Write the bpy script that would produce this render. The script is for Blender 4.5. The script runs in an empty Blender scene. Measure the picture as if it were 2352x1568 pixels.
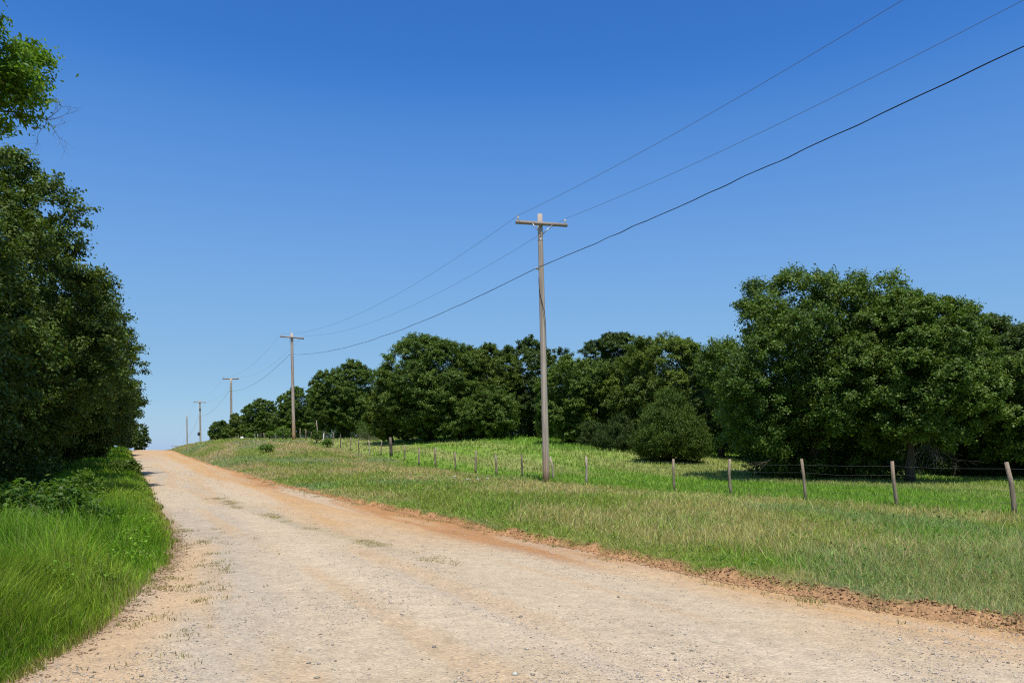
import bpy, math, random
import numpy as np
R = math.radians
rng = np.random.default_rng(7)
random.seed(7)
sc = bpy.context.scene
col = sc.collection
EYE = 1.6
# photograph measurements (a 2352 px wide view of it): focal length, centre, horizon
FD, CXD, HD = 1829.0, 1176.0, 1040.0
U = np.array([-0.4419, 0.8971])      # along the road
V = np.array([0.8971, 0.4419])       # across the road, to the right


def P(px, py, Y):
    return np.array([(px - CXD) / FD * Y, Y, EYE + (HD - py) / FD * Y])


def w2sl(x, y):
    return x * U[0] + y * U[1], x * V[0] + y * V[1]


def sl2w(s, l):
    return s * U[0] + l * V[0], s * U[1] + l * V[1]


def sm(t):
    t = np.clip(t, 0, 1)
    return t * t * (3 - 2 * t)


# ---------------------------------------------------------------- noise
_tab = rng.random((256, 256))


def vnoise(x, y):
    x = np.asarray(x, float); y = np.asarray(y, float)
    xi = np.floor(x).astype(int); yi = np.floor(y).astype(int)
    fx = x - xi; fy = y - yi
    fx = fx * fx * (3 - 2 * fx); fy = fy * fy * (3 - 2 * fy)
    a = _tab[xi % 256, yi % 256]; b = _tab[(xi + 1) % 256, yi % 256]
    c = _tab[xi % 256, (yi + 1) % 256]; d = _tab[(xi + 1) % 256, (yi + 1) % 256]
    return (a * (1 - fx) + b * fx) * (1 - fy) + (c * (1 - fx) + d * fx) * fy


def fbm(x, y, o=4):
    v = 0; a = 0.5; t = 0
    for i in range(o):
        v = v + a * vnoise(x * 2 ** i + 17.3 * i, y * 2 ** i + 9.1 * i); t += a; a *= 0.5
    return v / t


# ---------------------------------------------------------------- terrain
def interp(x, pts):
    p = np.array(pts, float)
    return np.interp(x, p[:, 0], p[:, 1])


def smooth_interp(x, pts, w):
    return sum(interp(x + k * w, pts) for k in (-1, -.5, 0, .5, 1)) / 5


ZR = [(-100, 0), (10, 0), (18, .04), (30, .19), (41, .40), (60, .83), (75, 1.25), (90, 1.72), (100, 1.9), (110, 1.94), (130, 1.55),
      (165, -.1), (200, -2.6), (286, -7.4), (400, -11), (3000, -14)]
ZF = [(-100, .1), (-20, .3), (10, .36), (20, .38), (28, .43), (37, .60), (44, .86), (55, 1.40), (64, 2.1), (70, 2.5), (80, 2.98),
      (95, 3.15), (131, 2.85), (183, 2.25), (235, 1.0), (286, -6.8), (400, -11), (3000, -14)]
LE = [(-60, -4), (0, -2.2), (4, -1.4), (6.8, -.62), (8.4, -.09), (10, .29), (12.3, .55), (15.8, .86), (22, .98), (33, 1.03), (90, 1.06), (3000, 1.06)]
RE = [(-60, 10.5), (0, 7.9), (4.4, 7.27), (5.7, 6.95), (7.5, 6.82), (12, 6.75), (18, 6.6), (24, 6.3), (38, 5.8), (60, 5.4), (85, 5.15), (3000, 5.1)]


def zr(s): return smooth_interp(s, ZR, 5)
def zf(s): return smooth_interp(s, ZF, 4)


def left_edge(s):
    s = np.asarray(s, float)
    return smooth_interp(s, LE, 1.5) + .16 * (fbm(s * .9, 3.3 + 0 * s, 3) - .5) * np.clip(s / 6, .3, 1.6)


def right_edge(s):
    s = np.asarray(s, float)
    return smooth_interp(s, RE, 1.5) + .30 * (fbm(s * .7, 8.8 + 0 * s, 3) - .5)


_cp = [(2350, 36, .62), (2132, 27, .5), (1900, 31, .52), (1690, 31, .58), (1540, 42, 1.12), (1650, 50, 1.5), (1400, 48, 1.72),
       (1300, 55, 2.15), (1200, 60, 2.55), (1000, 62, 2.55), (850, 70, 2.75), (1200, 45, 1.35), (1000, 52, 1.8)]
cx = [((p - CXD) / FD * y, y, z) for p, y, z in _cp]
cx += [(40, 60, 1.6), (0, 100, 3.4), (-40, 125, 3.2), (60, 30, .5), (90, 110, 2.2), (160, 50, 1.0), (60, 0, .3), (30, -40, .2), (120, -40, .2),
       (100, 200, 1.0), (-60, 260, -5), (0, 220, 0), (200, 150, 0.5)]
for s_ in (-60, -30, -10, 3, 12, 20, 28, 37, 46, 55, 64, 72, 80, 95, 115, 140, 180, 230):
    x_, y_ = sl2w(s_, 16.0)
    cx.append((x_, y_, float(zf(np.array(float(s_))))))
cx = np.array(cx)


def _phi(d2): return np.sqrt(d2 + 9.0)


_A = _phi(((cx[:, None, :2] - cx[None, :, :2]) ** 2).sum(-1)) + np.eye(len(cx)) * -.15
_m = cx[:, 2].mean()
_W = np.linalg.solve(_A, cx[:, 2] - _m)


def pasture(x, y):
    sh = np.shape(x)
    x = np.ravel(x); y = np.ravel(y)
    out = np.empty(len(x))
    for i in range(0, len(x), 60000):
        d2 = (x[i:i + 60000, None] - cx[None, :, 0]) ** 2 + (y[i:i + 60000, None] - cx[None, :, 1]) ** 2
        out[i:i + 60000] = _phi(d2) @ _W + _m
    D = np.sqrt(x * x + y * y)
    f = sm((D - 150) / 250)
    return (out * (1 - f) + (-9) * f).reshape(sh)


def terrain(s, l, detail=True):
    s = np.asarray(s, float); l = np.asarray(l, float)
    s, l = np.broadcast_arrays(s, l)
    x, y = sl2w(s, l)
    a = zr(s); le = left_edge(s); re = right_edge(s); f = zf(s)
    # road: slight crown and wheel ruts
    t = np.clip((l - le) / (re - le), 0, 1)
    road = a + .05 * (1 - (2 * t - 1) ** 2) + .055 * (fbm(l * 1.6, s * .10, 3) - .5) + .012 * (fbm(s * 2.3, l * 2.3, 3) - .5)
    # right bank and verge
    d = np.maximum(l - re, 0)
    bh = .045 * sm((32 - s) / 14) + .075
    bank = bh * sm(d / .18)
    if detail:
        w = sm(d / .08) * sm((.6 - d) / .3)
        bank = bank + w * (.085 * (fbm(s * 5.3, l * 5.3, 3) - .5) + .05 * (vnoise(s * 17, l * 17) - .5))
    q = np.clip((d - .3) / 6.0, 0, 1)
    verge = a + bank + (f - a - bh) * (1 - (1 - q) ** 2) * sm((d - .3) / 1.2) + .10 * (fbm(s * .35 + 5, l * .35, 2) - .5) * sm(d / 2)
    k = sm((l - 12.5) / 3.5)
    right = verge * (1 - k) + (np.where(k > 0, pasture(x, y), 0) + .10 * (fbm(s * .2, l * .2 + 40, 3) - .5)) * k
    # left verge
    dl = np.maximum(le - l, 0)
    left = a + .02 + .10 * sm(dl / .5) + .16 * (fbm(s * .4, l * .4 + 20, 3) - .5) * sm(dl / 1.5) + .01 * dl
    z = np.where(l > re, right, np.where(l < le, left, road))
    # smooth joints with the road sheet
    z = np.where((l < le) & (dl < .25), road + (left - road) * sm(dl / .25), z)
    return z


def gz(x, y):
    s, l = w2sl(x, y)
    return float(terrain(np.array([float(s)]), np.array([float(l)]))[0])


# ---------------------------------------------------------------- mesh helpers
def make_mesh(name, verts, loops, counts, face_col=None, point_col=None, smooth=False):
    me = bpy.data.meshes.new(name)
    nv = len(verts)
    me.vertices.add(nv); me.vertices.foreach_set('co', np.ascontiguousarray(verts, dtype=np.float32).ravel())
    me.loops.add(len(loops)); me.loops.foreach_set('vertex_index', np.ascontiguousarray(loops, dtype=np.int32))
    me.polygons.add(len(counts))
    st = np.zeros(len(counts), np.int32); st[1:] = np.cumsum(counts)[:-1]
    me.polygons.foreach_set('loop_start', st)
    if smooth:
        me.polygons.foreach_set('use_smooth', np.ones(len(counts), bool))
    me.update(calc_edges=True)
    for dom, c in (('FACE', face_col), ('POINT', point_col)):
        if c is not None:
            at = me.attributes.new('tint', 'FLOAT_COLOR', dom)
            c4 = np.ones((len(c), 4), np.float32); c4[:, :3] = c
            at.data.foreach_set('color', c4.ravel())
    return me


def link(name, me, mat=None, parent=None, loc=None):
    o = bpy.data.objects.new(name, me)
    col.objects.link(o)
    if mat is not None and me is not None:
        me.materials.append(mat)
    if parent is not None: o.parent = parent
    if loc is not None: o.location = [float(v) for v in loc]
    return o


def tag(o, label=None, cat=None, group=None, kind=None):
    for k, v in (('label', label), ('category', cat), ('group', group), ('kind', kind)):
        if v: o[k] = v
    return o


def empty(name, loc, label, cat, group=None):
    o = link(name, None, loc=loc)
    o.empty_display_size = .2
    return tag(o, label, cat, group)


class MB:
    """collects tubes, boxes and discs into one mesh"""
    def __init__(self): self.v = []; self.f = []; self.n = 0

    def add(self, v, f):
        self.v.append(np.asarray(v, float)); self.f += [[i + self.n for i in q] for q in f]; self.n += len(v)

    def tube(self, pts, rad, n=8, cap=True, wob=0):
        pts = np.asarray(pts, float); rad = np.broadcast_to(np.asarray(rad, float), (len(pts),))
        vs = []; fs = []
        t = np.gradient(pts, axis=0); t /= np.linalg.norm(t, axis=1)[:, None] + 1e-9
        ref = np.array([0, 0, 1.]) if abs(t[0][2]) < .8 else np.array([1., 0, 0])
        for i in range(len(pts)):
            a = np.cross(t[i], ref); a /= np.linalg.norm(a) + 1e-9
            b = np.cross(t[i], a)
            for k in range(n):
                an = 2 * math.pi * k / n
                r = rad[i] * (1 + wob * (random.random() - .5))
                vs.append(pts[i] + (a * math.cos(an) + b * math.sin(an)) * r)
        for i in range(len(pts) - 1):
            for k in range(n):
                fs.append([i * n + k, i * n + (k + 1) % n, (i + 1) * n + (k + 1) % n, (i + 1) * n + k])
        if cap:
            fs.append(list(range(n))[::-1]); fs.append([(len(pts) - 1) * n + k for k in range(n)])
        self.add(vs, fs)

    def box(self, c, ax, ay, az, bev=0):
        """box about c with half-axes ax, ay, az (vectors)"""
        c, ax, ay, az = [np.asarray(q, float) for q in (c, ax, ay, az)]
        vs = [c + i * ax + j * ay + k * az for i in (-1, 1) for j in (-1, 1) for k in (-1, 1)]
        self.add(vs, [[0, 1, 3, 2], [4, 6, 7, 5], [0, 4, 5, 1], [2, 3, 7, 6], [0, 2, 6, 4], [1, 5, 7, 3]])

    def mesh(self, name, smooth=True):
        loops = [i for q in self.f for i in q]
        return make_mesh(name, np.concatenate(self.v), loops, [len(q) for q in self.f], smooth=smooth)

    def build(self, name, mat, parent=None, loc=None, smooth=True):
        return link(name, self.mesh(name, smooth), mat, parent, loc)


# ---------------------------------------------------------------- materials
def new_mat(name):
    m = bpy.data.materials.new(name); m.use_nodes = True
    nt = m.node_tree
    for n in list(nt.nodes): nt.nodes.remove(n)
    out = nt.nodes.new('ShaderNodeOutputMaterial')
    return m, nt, out


def N(nt, t, **kw):
    n = nt.nodes.new(t)
    for k, v in kw.items():
        if k.startswith('i_'):
            n.inputs[k[2:].replace('_', ' ')].default_value = v
        elif k.startswith('n_'):
            n.inputs[int(k[2:])].default_value = v
        else:
            setattr(n, k, v)
    return n


def mixrgb(nt, fac, a, b, blend='MIX'):
    n = nt.nodes.new('ShaderNodeMix'); n.data_type = 'RGBA'; n.blend_type = blend
    for sock, v in ((0, fac), (6, a), (7, b)):
        if isinstance(v, bpy.types.NodeSocket): nt.links.new(v, n.inputs[sock])
        else: n.inputs[sock].default_value = v if sock == 0 else (*v, 1)
    return n.outputs[2]


def leaf_mat(name, rough=.5, trans=.3, spec=.3, gain=(1.3, 1.35, .5)):
    m, nt, out = new_mat(name)
    at = N(nt, 'ShaderNodeAttribute', attribute_name='tint')
    p = N(nt, 'ShaderNodeBsdfPrincipled'); p.inputs['Roughness'].default_value = rough
    p.inputs['Specular IOR Level'].default_value = spec
    tr = N(nt, 'ShaderNodeBsdfTranslucent')
    g = mixrgb(nt, 1.0, at.outputs['Color'], gain, 'MULTIPLY')
    nt.links.new(at.outputs['Color'], p.inputs['Base Color']); nt.links.new(g, tr.inputs['Color'])
    mx = N(nt, 'ShaderNodeMixShader', n_0=trans)
    nt.links.new(p.outputs[0], mx.inputs[1]); nt.links.new(tr.outputs[0], mx.inputs[2]); nt.links.new(mx.outputs[0], out.inputs[0])
    return m


def ground_mat(name, scale_fine, amt, bump=.02, dark=.45):
    m, nt, out = new_mat(name)
    at = N(nt, 'ShaderNodeAttribute', attribute_name='tint')
    tc = N(nt, 'ShaderNodeTexCoord')
    n1 = N(nt, 'ShaderNodeTexNoise', i_Scale=scale_fine, i_Detail=5.0, i_Roughness=.65)
    n2 = N(nt, 'ShaderNodeTexNoise', i_Scale=scale_fine * .17, i_Detail=4.0, i_Roughness=.6)
    vo = N(nt, 'ShaderNodeTexVoronoi', i_Scale=scale_fine * 1.1)
    for n in (n1, n2, vo): nt.links.new(tc.outputs['Object'], n.inputs['Vector'])
    r1 = N(nt, 'ShaderNodeMapRange', n_1=.3, n_2=.7, n_3=1 - amt, n_4=1 + amt)
    nt.links.new(n1.outputs[0], r1.inputs[0])
    r2 = N(nt, 'ShaderNodeMapRange', n_1=.3, n_2=.7, n_3=1 - amt * .6, n_4=1 + amt * .6)
    nt.links.new(n2.outputs[0], r2.inputs[0])
    mu = N(nt, 'ShaderNodeMath', operation='MULTIPLY'); nt.links.new(r1.outputs[0], mu.inputs[0]); nt.links.new(r2.outputs[0], mu.inputs[1])
    # each pebble its own grey or tan
    hs = N(nt, 'ShaderNodeMapRange', n_1=0., n_2=1., n_3=1 - amt * dark, n_4=1 + amt * dark)
    sp = N(nt, 'ShaderNodeSeparateColor'); nt.links.new(vo.outputs['Color'], sp.inputs[0]); nt.links.new(sp.outputs[0], hs.inputs[0])
    mu2 = N(nt, 'ShaderNodeMath', operation='MULTIPLY'); nt.links.new(mu.outputs[0], mu2.inputs[0]); nt.links.new(hs.outputs[0], mu2.inputs[1])
    cb = N(nt, 'ShaderNodeCombineColor')
    for i in range(3): nt.links.new(mu2.outputs[0], cb.inputs[i])
    c = mixrgb(nt, 1.0, at.outputs['Color'], cb.outputs[0], 'MULTIPLY')
    p = N(nt, 'ShaderNodeBsdfPrincipled', i_Roughness=.95); p.inputs['Specular IOR Level'].default_value = .12
    nt.links.new(c, p.inputs['Base Color'])
    bp = N(nt, 'ShaderNodeBump', i_Strength=.7, i_Distance=bump); nt.links.new(n1.outputs[0], bp.inputs['Height'])
    bp2 = N(nt, 'ShaderNodeBump', i_Strength=.5, i_Distance=bump); nt.links.new(vo.outputs['Distance'], bp2.inputs['Height'])
    bp2.invert = True
    nt.links.new(bp.outputs[0], bp2.inputs['Normal']); nt.links.new(bp2.outputs[0], p.inputs['Normal'])
    nt.links.new(p.outputs[0], out.inputs[0])
    return m


def plain_mat(name, c, rough=.7, metal=0, spec=.3):
    m, nt, out = new_mat(name)
    p = N(nt, 'ShaderNodeBsdfPrincipled', i_Roughness=rough, i_Metallic=metal); p.inputs['Specular IOR Level'].default_value = spec
    tc = N(nt, 'ShaderNodeTexCoord'); n1 = N(nt, 'ShaderNodeTexNoise', i_Scale=22., i_Detail=4.)
    nt.links.new(tc.outputs['Object'], n1.inputs['Vector'])
    c2 = mixrgb(nt, n1.outputs[0], tuple(v * .75 for v in c), tuple(min(1, v * 1.2) for v in c))
    nt.links.new(c2, p.inputs['Base Color']); nt.links.new(p.outputs[0], out.inputs[0])
    return m


def wood_mat(name, c1, c2, c3=None, h0=.4, h1=1.6, grain=28., zs=.5):
    """weathered timber: grain stretched along the length; c3 is the stain low on the pole"""
    m, nt, out = new_mat(name)
    tc = N(nt, 'ShaderNodeTexCoord')
    mp = N(nt, 'ShaderNodeMapping'); mp.inputs['Scale'].default_value = (grain, grain, zs)
    nt.links.new(tc.outputs['Object'], mp.inputs[0])
    n1 = N(nt, 'ShaderNodeTexNoise', i_Scale=1., i_Detail=5., i_Roughness=.7); nt.links.new(mp.outputs[0], n1.inputs['Vector'])
    n2 = N(nt, 'ShaderNodeTexNoise', i_Scale=1.3, i_Detail=3.); nt.links.new(tc.outputs['Object'], n2.inputs['Vector'])
    r = N(nt, 'ShaderNodeMapRange', n_1=.32, n_2=.66); nt.links.new(n1.outputs[0], r.inputs[0])
    c = mixrgb(nt, r.outputs[0], c1, c2)
    v = mixrgb(nt, n2.outputs[0], (.72, .70, .70), (1.25, 1.22, 1.2))
    c = mixrgb(nt, 1., c, v, 'MULTIPLY')
    if c3:
        sx = N(nt, 'ShaderNodeSeparateXYZ'); nt.links.new(tc.outputs['Object'], sx.inputs[0])
        ad = N(nt, 'ShaderNodeMath', operation='ADD'); nt.links.new(sx.outputs[2], ad.inputs[0])
        sc_ = N(nt, 'ShaderNodeMath', operation='MULTIPLY', n_1=1.2); nt.links.new(n1.outputs[0], sc_.inputs[0]); nt.links.new(sc_.outputs[0], ad.inputs[1])
        rr = N(nt, 'ShaderNodeMapRange', n_1=h0, n_2=h1 + .6, n_3=.85, n_4=0.); nt.links.new(ad.outputs[0], rr.inputs[0])
        c = mixrgb(nt, rr.outputs[0], c, c3)
    p = N(nt, 'ShaderNodeBsdfPrincipled', i_Roughness=.85); p.inputs['Specular IOR Level'].default_value = .2
    nt.links.new(c, p.inputs['Base Color'])
    bp = N(nt, 'ShaderNodeBump', i_Strength=.6, i_Distance=.01); nt.links.new(n1.outputs[0], bp.inputs['Height']); nt.links.new(bp.outputs[0], p.inputs['Normal'])
    nt.links.new(p.outputs[0], out.inputs[0])
    return m


M_road = ground_mat('gravel road', 34., .20, .018)
M_ground = ground_mat('soil and turf', 16., .30, .03)
M_grass = leaf_mat('grass blades', .55, .38, .25, (1.2, 1.3, .55))
M_oak = leaf_mat('oak leaves', .5, .25, .22)
M_bright = leaf_mat('bright leaves', .5, .45, .25)
M_cedar = leaf_mat('cedar sprays', .6, .15, .2)
M_stone = leaf_mat('limestone chips', .9, .0, .15)
M_bark = wood_mat('bark', (.045, .036, .028), (.11, .09, .07), grain=14., zs=2.)
M_deadwood = wood_mat('dead wood', (.10, .08, .07), (.19, .16, .14), grain=20., zs=2.)
M_pole = wood_mat('weathered pole', (.29, .235, .185), (.56, .48, .40), (.36, .19, .105), .2, 1.5, grain=15., zs=.35)
M_pole2 = wood_mat('stained pole', (.32, .24, .19), (.60, .50, .42), (.50, .25, .08), .3, 2.6, grain=15., zs=.35)
M_arm = wood_mat('weathered crossarm', (.23, .18, .15), (.41, .345, .29), grain=40., zs=40.)
M_post = wood_mat('grey post', (.21, .155, .105), (.40, .32, .235), grain=45., zs=2.)
M_postd = wood_mat('dark post', (.11, .085, .065), (.20, .16, .13), grain=30., zs=2.)
M_postp = wood_mat('pale post', (.32, .265, .19), (.52, .45, .35), grain=45., zs=2.)
M_steel = plain_mat('galvanised steel', (.42, .42, .42), .45, .6, .5)
M_porc = plain_mat('porcelain', (.75, .75, .73), .25, 0, .5)
M_cap = plain_mat('dark glaze', (.05, .04, .04), .3, 0, .5)
M_wire = plain_mat('conductor', (.16, .16, .17), .5, .3)
M_cable = plain_mat('black cable', (.018, .018, .022), .55)
M_barb = plain_mat('fence wire', (.20, .19, .18), .5, .5)
M_white = plain_mat('white paint', (.72, .72, .70), .6)

# ---------------------------------------------------------------- ground and road sheets
def steps(*seg):
    out = []
    for a, b, n in seg: out += list(np.linspace(a, b, n, endpoint=False))
    return np.array(out)


S = np.concatenate([steps((-400, -60, 8), (-60, -8, 14), (-8, 2, 20), (2, 28, 290), (28, 60, 130), (60, 130, 90), (130, 420, 40)),
                    [420, 520, 700, 1000, 1600, 2600]])
DL = np.concatenate([steps((0, 1.6, 16), (1.6, 6, 16), (6, 22, 10)), [22, 35, 60, 110, 220, 500, 1200, 2600]])
DR = np.concatenate([steps((0, .9, 18), (.9, 11, 40), (11, 60, 36)), [60, 75, 95, 130, 200, 400, 900, 2600]])
T = np.linspace(0, 1, 76)
le_, re_ = left_edge(S), right_edge(S)


def road_colour(s, l, le, re):
    base = np.array([.525, .412, .272]); grey = np.array([.455, .375, .275]); orange = np.array([.53, .315, .135])
    deep = np.array([.43, .215, .085]); sand = np.array([.54, .375, .215]); olive = np.array([.30, .245, .12])
    n1 = fbm(s * .16, l * 1.5, 4); n2 = fbm(s * .45 + 30, l * .9 + 3, 4); n3 = fbm(s * 1.3, l * 1.3 + 9, 3)

    def mx(c, b, w): return c * (1 - w[..., None]) + b * w[..., None]
    c = np.broadcast_to(base, s.shape + (3,)).copy()
    c = mx(c, orange * .4 + base * .6, sm((n2 - .5) / .2) * .45)
    # grey gravel thrown to the left side and in the wheel tracks' lee
    w = sm((2.6 - (l - le)) / 1.6) * sm((n1 - .30) / .25) * .7
    c = mx(c, grey, w)
    c = mx(c, grey, sm((n1 - .52) / .12) * .55 * sm((30 - s) / 10))
    # dirt showing on the right half, more of it farther up
    k = sm((l - (3.3 + .5 * (n2 - .5))) / .9) * sm((s - 10) / 8)
    c = mx(c, orange, k * (.45 + .55 * sm((n1 - .36) / .2)))
    c = mx(c, orange, sm((s - 55) / 30) * .55)
    c = mx(c, deep, sm((l - (re - 1.5)) / .7) * sm((s - 8) / 3) * sm((60 - s) / 30) * (.5 + .5 * sm((n1 - .38) / .12)) * .95)
    # near right: tan strip at the foot of the bank
    c = mx(c, orange, sm((l - (re - 1.5)) / .8) * sm((11 - s) / 4) * (.35 + .5 * sm((n1 - .42) / .14)))
    # wheel streaks in the foreground
    c = mx(c, orange * .6 + base * .4, sm((fbm(s * .11 + 7, l * 2.6, 3) - .52) / .1) * .5)
    # sand washed from the left edge
    c = mx(c, sand, sm((.95 + .5 * (n3 - .5) - (l - le)) / .5) * sm((17 - s) / 4))
    c = mx(c, np.array([.33, .22, .13]), sm((.28 - (l - le)) / .2) * sm((26 - s) / 8) * .7)
    # weedy ridge between the tracks
    lc = 3.1 + .9 * np.clip((21 - s) / 10, -.4, 1)
    w = sm((.32 - abs(l - lc - .25 * (n2 - .5))) / .25) * sm((s - 10) / 2.5) * sm((27 - s) / 5) * (.35 + .65 * sm((n3 - .38) / .15))
    c = mx(c, olive, w * .7)
    # pale compacted wheel tracks
    c = mx(c, np.array([.56, .445, .305]), sm((fbm(s * .07 + 3, l * 1.1 + 11, 2) - .55) / .15) * .6 * sm((45 - s) / 15))
    return np.clip(c * (.94 + .12 * n3[..., None]), 0, 1)


GREEN = np.array([.275, .305, .064]); LUSH = np.array([.20, .315, .040]); DRY = np.array([.52, .405, .20]); BLUE = np.array([.20, .29, .13])


def grass_tint(s, l):
    """mean colour of the grass at a place: dry patches, lush patches, grey green patches"""
    n1 = fbm(s * .22 + 2, l * .45, 4); n2 = fbm(s * .5 + 60, l * .7 + 8, 3); n3 = fbm(s * .16 + 90, l * .3 + 31, 3)
    le = left_edge(s); re = right_edge(s)
    c = np.broadcast_to(GREEN, s.shape + (3,)).copy()

    def mx(c, b, w): return c * (1 - w[..., None]) + b * w[..., None]
    verge = (l > re) & (l < 15.6)
    past = l >= 15.6
    dryb = np.exp(-((l - (14.2 - .10 * np.maximum(s - 22, 0))) / 1.5) ** 2) * sm((s - 9) / 6) * sm((58 - s) / 20)
    c = mx(c, DRY, np.where(verge, np.clip(sm((n1 - .42) / .22) * .55 + dryb * .85 * sm((n2 - .3) / .25), 0, .9), 0))
    c = mx(c, DRY * np.array([.95, .85, .9]), np.where(verge, sm((s - 26) / 20) * sm((n1 - .38) / .2) * .45, 0))
    c = mx(c, BLUE, np.where(verge, sm((n3 - .54) / .1) * .55, 0))
    c = mx(c, LUSH, np.where(verge, sm((n2 - .6) / .1) * .5, 0))
    # pasture: lush patches and pale mown streaks along the fence
    st = fbm(s * .05 + 4, l * .55 + 70, 3)
    c = np.where(past[..., None], mx(np.broadcast_to(LUSH * 1.0, c.shape), np.array([.33, .335, .11]), sm((st - .44) / .14) * .8), c)
    c = mx(c, LUSH * np.array([.95, 1.08, .9]), np.where(past, sm((l - 21) / 4) * sm((s - 36) / 8) * sm((75 - s) / 15) * .75, 0))
    left = l < le
    c = np.where(left[..., None], mx(np.broadcast_to(np.array([.19, .345, .022]), c.shape), np.array([.30, .35, .045]), sm((n1 - .5) / .2) * .55), c)
    c = mx(c, np.array([.42, .38, .09]), np.where(left, sm((.55 - (le - l)) / .4) * .55 * sm((s - 14) / 6), 0))
    return c


def sheet(name, Sg, Lg, colour, mat, label=None):
    z = terrain(Sg, Lg)
    x, y = sl2w(Sg, Lg)
    n, m = Sg.shape
    v = np.stack([x, y, z], -1).reshape(-1, 3)
    idx = np.arange(n * m).reshape(n, m)
    q = np.stack([idx[:-1, :-1], idx[:-1, 1:], idx[1:, 1:], idx[1:, :-1]], -1).reshape(-1)
    me = make_mesh(name, v, q, np.full((n - 1) * (m - 1), 4), point_col=colour.reshape(-1, 3), smooth=True)
    o = link(name, me, mat)
    return tag(o, label, None, None, 'structure')


Sg, Tg = np.meshgrid(S, T, indexing='ij')
Lg = le_[:, None] + Tg * (re_ - le_)[:, None]
sheet('dirt_road', Sg, Lg, road_colour(Sg, Lg, le_[:, None] + 0 * Lg, re_[:, None] + 0 * Lg), M_road, 'pale gravel and orange dirt road climbing to the crest')

Sg, Dg = np.meshgrid(S, DR, indexing='ij')
Lg = re_[:, None] + Dg
gc = grass_tint(Sg, np.maximum(Lg, re_[:, None] + .01)) * np.where(Lg > 15.8, .85, .55)[..., None]
bw = .13 + .20 * (fbm(Sg * 1.9, Lg * 1.9, 3) - .5)
wb = sm((bw + .05 - Dg) / .10)[..., None]
near = sm((14 - Sg) / 8)[..., None]
bc = (np.array([.44, .24, .11]) * (1 - near) + np.array([.41, .235, .115]) * near) * (.75 + .5 * fbm(Sg * 4, Lg * 4, 3))[..., None]
gc = gc * (1 - wb) + bc * wb
sheet('ground', Sg, Lg, gc, M_ground, 'grassy verge and pasture right of the road')

Sg, Dg = np.meshgrid(S, -DL[::-1], indexing='ij')
Lg = le_[:, None] + Dg
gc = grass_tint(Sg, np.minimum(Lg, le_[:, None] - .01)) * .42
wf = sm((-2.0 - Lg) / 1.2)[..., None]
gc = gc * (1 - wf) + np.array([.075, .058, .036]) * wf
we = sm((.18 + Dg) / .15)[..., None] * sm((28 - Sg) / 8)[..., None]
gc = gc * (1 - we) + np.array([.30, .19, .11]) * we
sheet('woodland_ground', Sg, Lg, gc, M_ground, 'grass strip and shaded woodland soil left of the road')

# ---------------------------------------------------------------- grass
def blades(name, s, l, h, w, tint, mat, label, lean=.35, head=None, cat=None, coh=0.):
    n = len(s)
    x, y = sl2w(s, l); z = terrain(s, l) - .01
    a = rng.uniform(0, 2 * np.pi, n); ld = 9 * fbm(s * .5, l * .5 + 200, 2) + rng.normal(0, 1.1, n) if coh else rng.uniform(0, 2 * np.pi, n)
    ln = h * np.abs(rng.normal(0, lean, n)) + h * .08
    d = np.stack([np.cos(a), np.sin(a)], -1) * (w / 2)[:, None]
    o = np.stack([np.cos(ld), np.sin(ld)], -1) * ln[:, None]
    b = np.stack([x, y], -1)
    v = np.empty((n, 5, 3))
    v[:, 0, :2] = b - d; v[:, 1, :2] = b + d; v[:, 0, 2] = v[:, 1, 2] = z
    v[:, 2, :2] = b - d * .8 + o * .35; v[:, 3, :2] = b + d * .8 + o * .35; v[:, 2, 2] = v[:, 3, 2] = z + h * .58
    if head is not None:
        k = head
        v[k, 2, :2] = (b - d * .35 + o * .6)[k]; v[k, 3, :2] = (b + d * .35 + o * .6)[k]; v[k, 2, 2] = v[k, 3, 2] = (z + h * .8)[k]
    v[:, 4, :2] = b + o; v[:, 4, 2] = z + h * .96
    i = np.arange(n)[:, None] * 5
    lo = np.concatenate([i + 0, i + 1, i + 3, i + 2, i + 2, i + 3, i + 4], 1).ravel()
    cnt = np.tile([4, 3], n)
    me = make_mesh(name, v.reshape(-1, 3), lo, cnt, face_col=np.repeat(tint, 2, 0))
    o_ = link(name, me, mat)
    return tag(o_, label, cat, None, 'stuff')


def scatter(n, ymin, ymax, xr=(-.80, .80), expo=1.25):
    """places thinning out with distance from the road junction"""
    u = rng.random(n)
    e = expo - 1
    Y = (ymin ** -e + u * (ymax ** -e - ymin ** -e)) ** (-1 / e)
    a = rng.uniform(*xr, n)
    x = a * Y; y = Y
    s, l = w2sl(x, y)
    return s, l, Y


def tuft(s, l, k, spread):
    s2 = np.repeat(s, k) + rng.normal(0, spread, len(s) * k); l2 = np.repeat(l, k) + rng.normal(0, spread, len(s) * k)
    return s2, l2


def vary(c, n, amt=.22):
    return np.clip(c * (1 + rng.normal(0, amt, (n, 1))) * (1 + rng.normal(0, .07, (n, 3))), .008, .9)


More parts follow.
